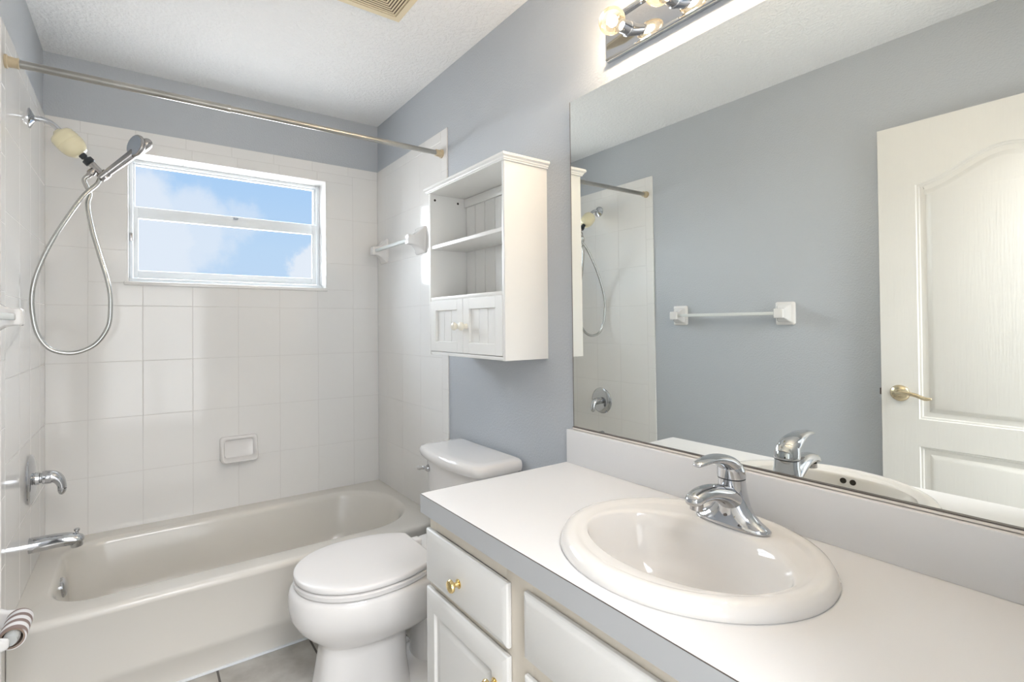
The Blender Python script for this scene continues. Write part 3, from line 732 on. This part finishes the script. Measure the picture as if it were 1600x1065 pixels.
hs = thing('hand_shower', tuple(hq), 'silver hand shower with looped metal hose resting in the shower holder', 'hand shower')
b = nb(); h0 = hq + hdir * .018
limb(b, [h0, h0 + hdir * .02, h0 + hdir * .07, h0 + hdir * .12, h0 + hdir * .160, h0 + hdir * .190, h0 + hdir * .206, h0 + hdir * .212],
     [(.0130, .0130), (.0140, .0142), (.0158, .0165), (.0175, .0190), (.021, .027), (.021, .028), (.014, .018), (.001, .001)], 8, 24)
obj('handle', b, M['nickel'], hs, 60)
hc = Vector((.330, SY - .012, 1.984)); fn = Vector((-.62, -.42, .10)).normalized()
b = nb(); lathe(b, hc + fn * .012, -fn, [(0, .043), (.003, .046), (.010, .0465), (.018, .042), (.028, .030), (.036, .016), (.039, 0)], 40); obj('head', b, M['nickel'], hs, 60)
b = nb(); lathe(b, hc + fn * .0118, fn, [(0, .0415), (.0012, .041), (.002, .034), (.002, 0)], 36)
obj('spray_face', b, M['spray'], hs)
b = nb()
hose = [out0 - dn * .006, out0 + dn * .02, (.178, SY - .004, 1.775), (.172, SY - .008, 1.73), (.186, SY - .012, 1.635), (.206, SY - .016, 1.551), (.237, SY - .02, 1.425), (.2435, SY - .022, 1.34), (.236, SY - .024, 1.262), (.200, SY - .028, 1.198),
        (.150, SY - .030, 1.168), (.105, SY - .034, 1.165), (.060, SY - .040, 1.185), (.030, SY - .046, 1.238), (.017, SY - .050, 1.312), (.0165, SY - .054, 1.385), (.031, SY - .054, 1.462), (.064, SY - .050, 1.56), (.108, SY - .042, 1.657), (.160, SY - .028, 1.758), (.200, SY - .012, 1.812), tuple(hq - hdir * .018)]
cp = catmull(hose, 22)
sweep(b, cp, [.0072 if i % 2 else .0082 for i in range(len(cp))], 12, Vector((0, 1, 0)))
obj('hose', b, M['hose'], hs, 80)

# ------------------------------------------------------------------ tub valve and spout
VYv, VZv = -.3685, .704
tv = thing('tub_valve', (0, VYv, VZv), 'chrome tub valve with round plate and lever above the spout', 'valve')
b = nb(); lathe(b, (0, VYv, VZv), (1, 0, 0), [(0, .088), (.004, .0895), (.009, .086), (.015, .070), (.019, .045), (.020, .022), (.020, 0)], 56); obj('escutcheon', b, M['chrome'], tv, 50)
b = nb(); lathe(b, (.018, VYv, VZv), (1, 0, 0), [(0, .024), (.012, .022), (.014, .019), (.018, .019), (.020, .023), (.040, .024), (.046, .024)], 32)
obj('hub', b, M['chrome'], tv)
b = nb(); limb(b, [(.040, VYv, VZv), (.064, VYv, VZv + .001), (.083, VYv, VZv - .011), (.093, VYv, VZv - .034), (.094, VYv, VZv - .056), (.092, VYv, VZv - .068), (.091, VYv, VZv - .071)],
     [(.024, .024), (.0225, .0225), (.0185, .020), (.0145, .0175), (.0130, .0160), (.0075, .010), (.001, .001)])
obj('lever', b, M['chrome'], tv, 60)
ts = thing('tub_spout', (0, VYv, .468), 'chrome tub spout with diverter knob over the bathtub end', 'spout')
b = nb(); ZS = .462
limb(b, [(0, VYv, ZS), (.03, VYv, ZS), (.07, VYv, ZS + .001), (.11, VYv, ZS - .001), (.140, VYv, ZS - .007), (.155, VYv, ZS - .012), (.160, VYv, ZS - .014)],
     [(.028, .028), (.0275, .0275), (.026, .026), (.0245, .025), (.021, .023), (.013, .016), (.001, .002)])
lathe(b, (.136, VYv, ZS - .010), (.12, 0, -1), [(0, .020), (.020, .020), (.024, .018), (.018, .016), (.018, 0)], 28)
obj('spout_body', b, M['chrome'], ts, 60)
b = nb(); lathe(b, (.138, VYv, ZS + .012), (0, 0, 1), [(0, .005), (.010, .005), (.013, .009), (.019, .0095), (.022, .006), (.0225, 0)], 20); obj('diverter_knob', b, M['chrome'], ts)

# ------------------------------------------------------------------ toilet paper holder and roll
TPX, TPZ, TPa, TPb = .068, .478, -.985, -1.092
tp = thing('toilet_paper_holder', (-P, -1.04, TPZ), 'white ceramic toilet paper holder on the wall beside the bathtub', 'toilet paper holder')
for y, s in ((TPa + .006, 1), (TPb - .018, -1)):
    b = nb()
    def pr(d, hy, hz, r, dz=0): return [Vector((-P + d, y + s * .010 + u, TPZ + dz + v)) for u, v in rrect(-hy, hy, -hz, hz, r, r, 5, 3)]
    loft(b, [pr(0, .022, .046, .008), pr(.008, .021, .045, .008), pr(.020, .014, .032, .008), pr(.045, .0100, .019, .008), pr(.062, .0095, .0155, .008), pr(.071, .0085, .012, .008), pr(.074, .005, .007, .004)])
    obj('arm', b, M['china'], tp, 50)
b = nb(); lathe(b, (TPX, TPb - .018, TPZ), (0, 1, 0), [(0, .013), (.012, .0165), (.126, .0165), (.128, .0135)], 24); obj('roller', b, M['grey'], tp)
b = nb(); RR = .0285; RI = .0205
prof = [(0, RI), (0, RR), (abs(TPb - TPa), RR), (abs(TPb - TPa), RI)]
org = Vector((TPX, TPb + .002, TPZ - .004)); nn = 40
rg = lambda d, r: [org + Vector((r * math.cos(2 * PI * k / nn), d, r * math.sin(2 * PI * k / nn))) for k in range(nn)]
ln = .103
loft(b, [rg(0.0004, RI + .001), rg(0, RR - .0008), rg(.001, RR), rg(ln - .001, RR), rg(ln, RR - .001), rg(ln, RI + .001)], False, False)
ro = obj('toilet_paper_roll', b, M['stripe'], None, 40, loc=(TPX, (TPa + TPb) / 2, TPZ - .004)); tag(ro, 'nearly empty toilet paper roll with brown spiral stripes on its holder', 'toilet paper')
b = nb(); loft(b, [rg(-.0006, RI + .0014), rg(-.0006, RR - .003)], False, False); loft(b, [rg(-.0006, RI + .0014), rg(ln, RI + .0012)], False, False)
obj('cardboard_core', b, M['card'], ro, 40)

# ------------------------------------------------------------------ ceiling vent
ve = thing('ceiling_vent', (1.05, -1.16, H), 'square yellowed louvre vent on the ceiling', 'vent')
vx0, vx1, vy0, vy1 = .905, 1.187, -1.305, -1.020
def vr(i, z): return [Vector((vx0 + i, vy0 + i, z)), Vector((vx1 - i, vy0 + i, z)), Vector((vx1 - i, vy1 - i, z)), Vector((vx0 + i, vy1 - i, z))]
b = nb(); loft(b, [vr(0, H - .0005), vr(0, H - .004), vr(.006, H - .012), vr(.030, H - .014), vr(.032, H - .003)], False, False); obj('frame', b, M['vent'], ve, 20)
b = nb(); loft(b, [vr(.025, H - .0015), vr(.025, H - .0025)]); obj('cavity', b, M['ventdark'], ve)
for k in range(9):
    i = .036 + k * .0112
    b = nb(); loft(b, [vr(i, H - .0135), vr(i + .0002, H - .0142), vr(i + .0060, H - .0142), vr(i + .0062, H - .0135), vr(i, H - .0135)], False, False)
    obj('louvre', b, M['vent'], ve, 20)

# ------------------------------------------------------------------ open door against the left wall (seen in the mirror)
DX = .066; DY0, DY1, DZ0, DZ1 = -2.742, -1.982, .012, 2.055
def offset(poly, d):
    """inset a closed 2D polygon (counter-clockwise) by d"""
    n = len(poly); out = []
    for i in range(n):
        p, q, r_ = Vector(poly[i - 1]), Vector(poly[i]), Vector(poly[(i + 1) % n])
        a = (q - p).normalized(); c = (r_ - q).normalized()
        na, nc = Vector((-a.y, a.x)), Vector((-c.y, c.x))
        h = (na + nc); h = h / max(h.length_squared, 1e-6) * 2
        out.append(tuple(q + h * d))
    return out
def door_face(bm, panels, xs, sg):
    """face plane at x=xs with moulded panels let in towards -sg"""
    es = []
    def edge_loop(pts):
        vv = [bm.verts.new((xs, y, z)) for y, z in pts]
        for i in range(len(vv)): es.append(bm.edges.new((vv[i], vv[(i + 1) % len(vv)])))
    edge_loop([(DY0 + .0005, DZ0), (DY1 - .0005, DZ0), (DY1 - .0005, DZ1), (DY0 + .0005, DZ1)])
    for p in panels: edge_loop(p)
    bmesh.ops.triangle_fill(bm, use_beauty=True, use_dissolve=False, edges=es, normal=(sg, 0, 0))
    for p in panels:
        steps = [(0, 0), (.003, -.005), (.009, -.006), (.012, -.010), (.026, -.0115), (.030, -.0115), (.046, -.0025), (.050, -.0015)]
        loft(bm, [[Vector((xs + sg * d, y, z)) for y, z in (offset(p, o_) if o_ else p)] for o_, d in steps], cap0=False)
mg = .123
ya_, yb_ = DY0 + mg, DY1 - mg
low = [(ya_, .23), (yb_, .23), (yb_, .735), (ya_, .735)]
n = 26; arch = [(ya_, .845), (yb_, .845)]
for i in range(n + 1):
    t = i / n; y = yb_ + (ya_ - yb_) * t
    arch.append((y, 1.800 + .098 * (0.5 - 0.5 * math.cos(2 * PI * t))))
b = nb()
door_face(b, [low, arch], DX, 1)
loft(b, [[Vector((x, y, z)) for y, z in ((DY0, DZ0), (DY1, DZ0), (DY1, DZ1), (DY0, DZ1))] for x in (DX - .035, DX - .0003)], True, False)
dr = struct('door_1', b, M['door'], 'white two-panel door with arched panel opened against the grey wall', 'door', 20)
ky, kz = -2.045, .945
b = nb(); lathe(b, (DX, ky, kz), (1, 0, 0), [(0, .033), (.003, .0335), (.008, .030), (.012, .018), (.014, .012), (.040, .011), (.044, .012), (.052, .0115), (.055, 0)], 36)
limb(b, [(DX + .047, ky, kz), (DX + .050, ky - .025, kz + .006), (DX + .050, ky - .060, kz + .002), (DX + .047, ky - .090, kz - .010), (DX + .045, ky - .108, kz - .009), (DX + .0445, ky - .112, kz - .008)],
     [(.010, .009), (.009, .0075), (.008, .0065), (.0075, .005), (.005, .004), (.001, .001)], 6, 18)
obj('door_handle', b, M['antbrass'], dr, 50)['label'] = 'brass lever handle'
b = nb(); box(b, DX - .024, DX - .010, DY1 - .0005, DY1 + .009, kz - .014, kz + .014, .002); obj('latch_bolt', b, M['edge'], dr)
for z in (.25, 1.05, 1.85):
    b = nb(); lathe(b, (DX + .004, DY0 - .004, z - .045), (0, 0, 1), [(0, .006), (.09, .006)], 12); obj('hinge', b, M['antbrass'], dr)
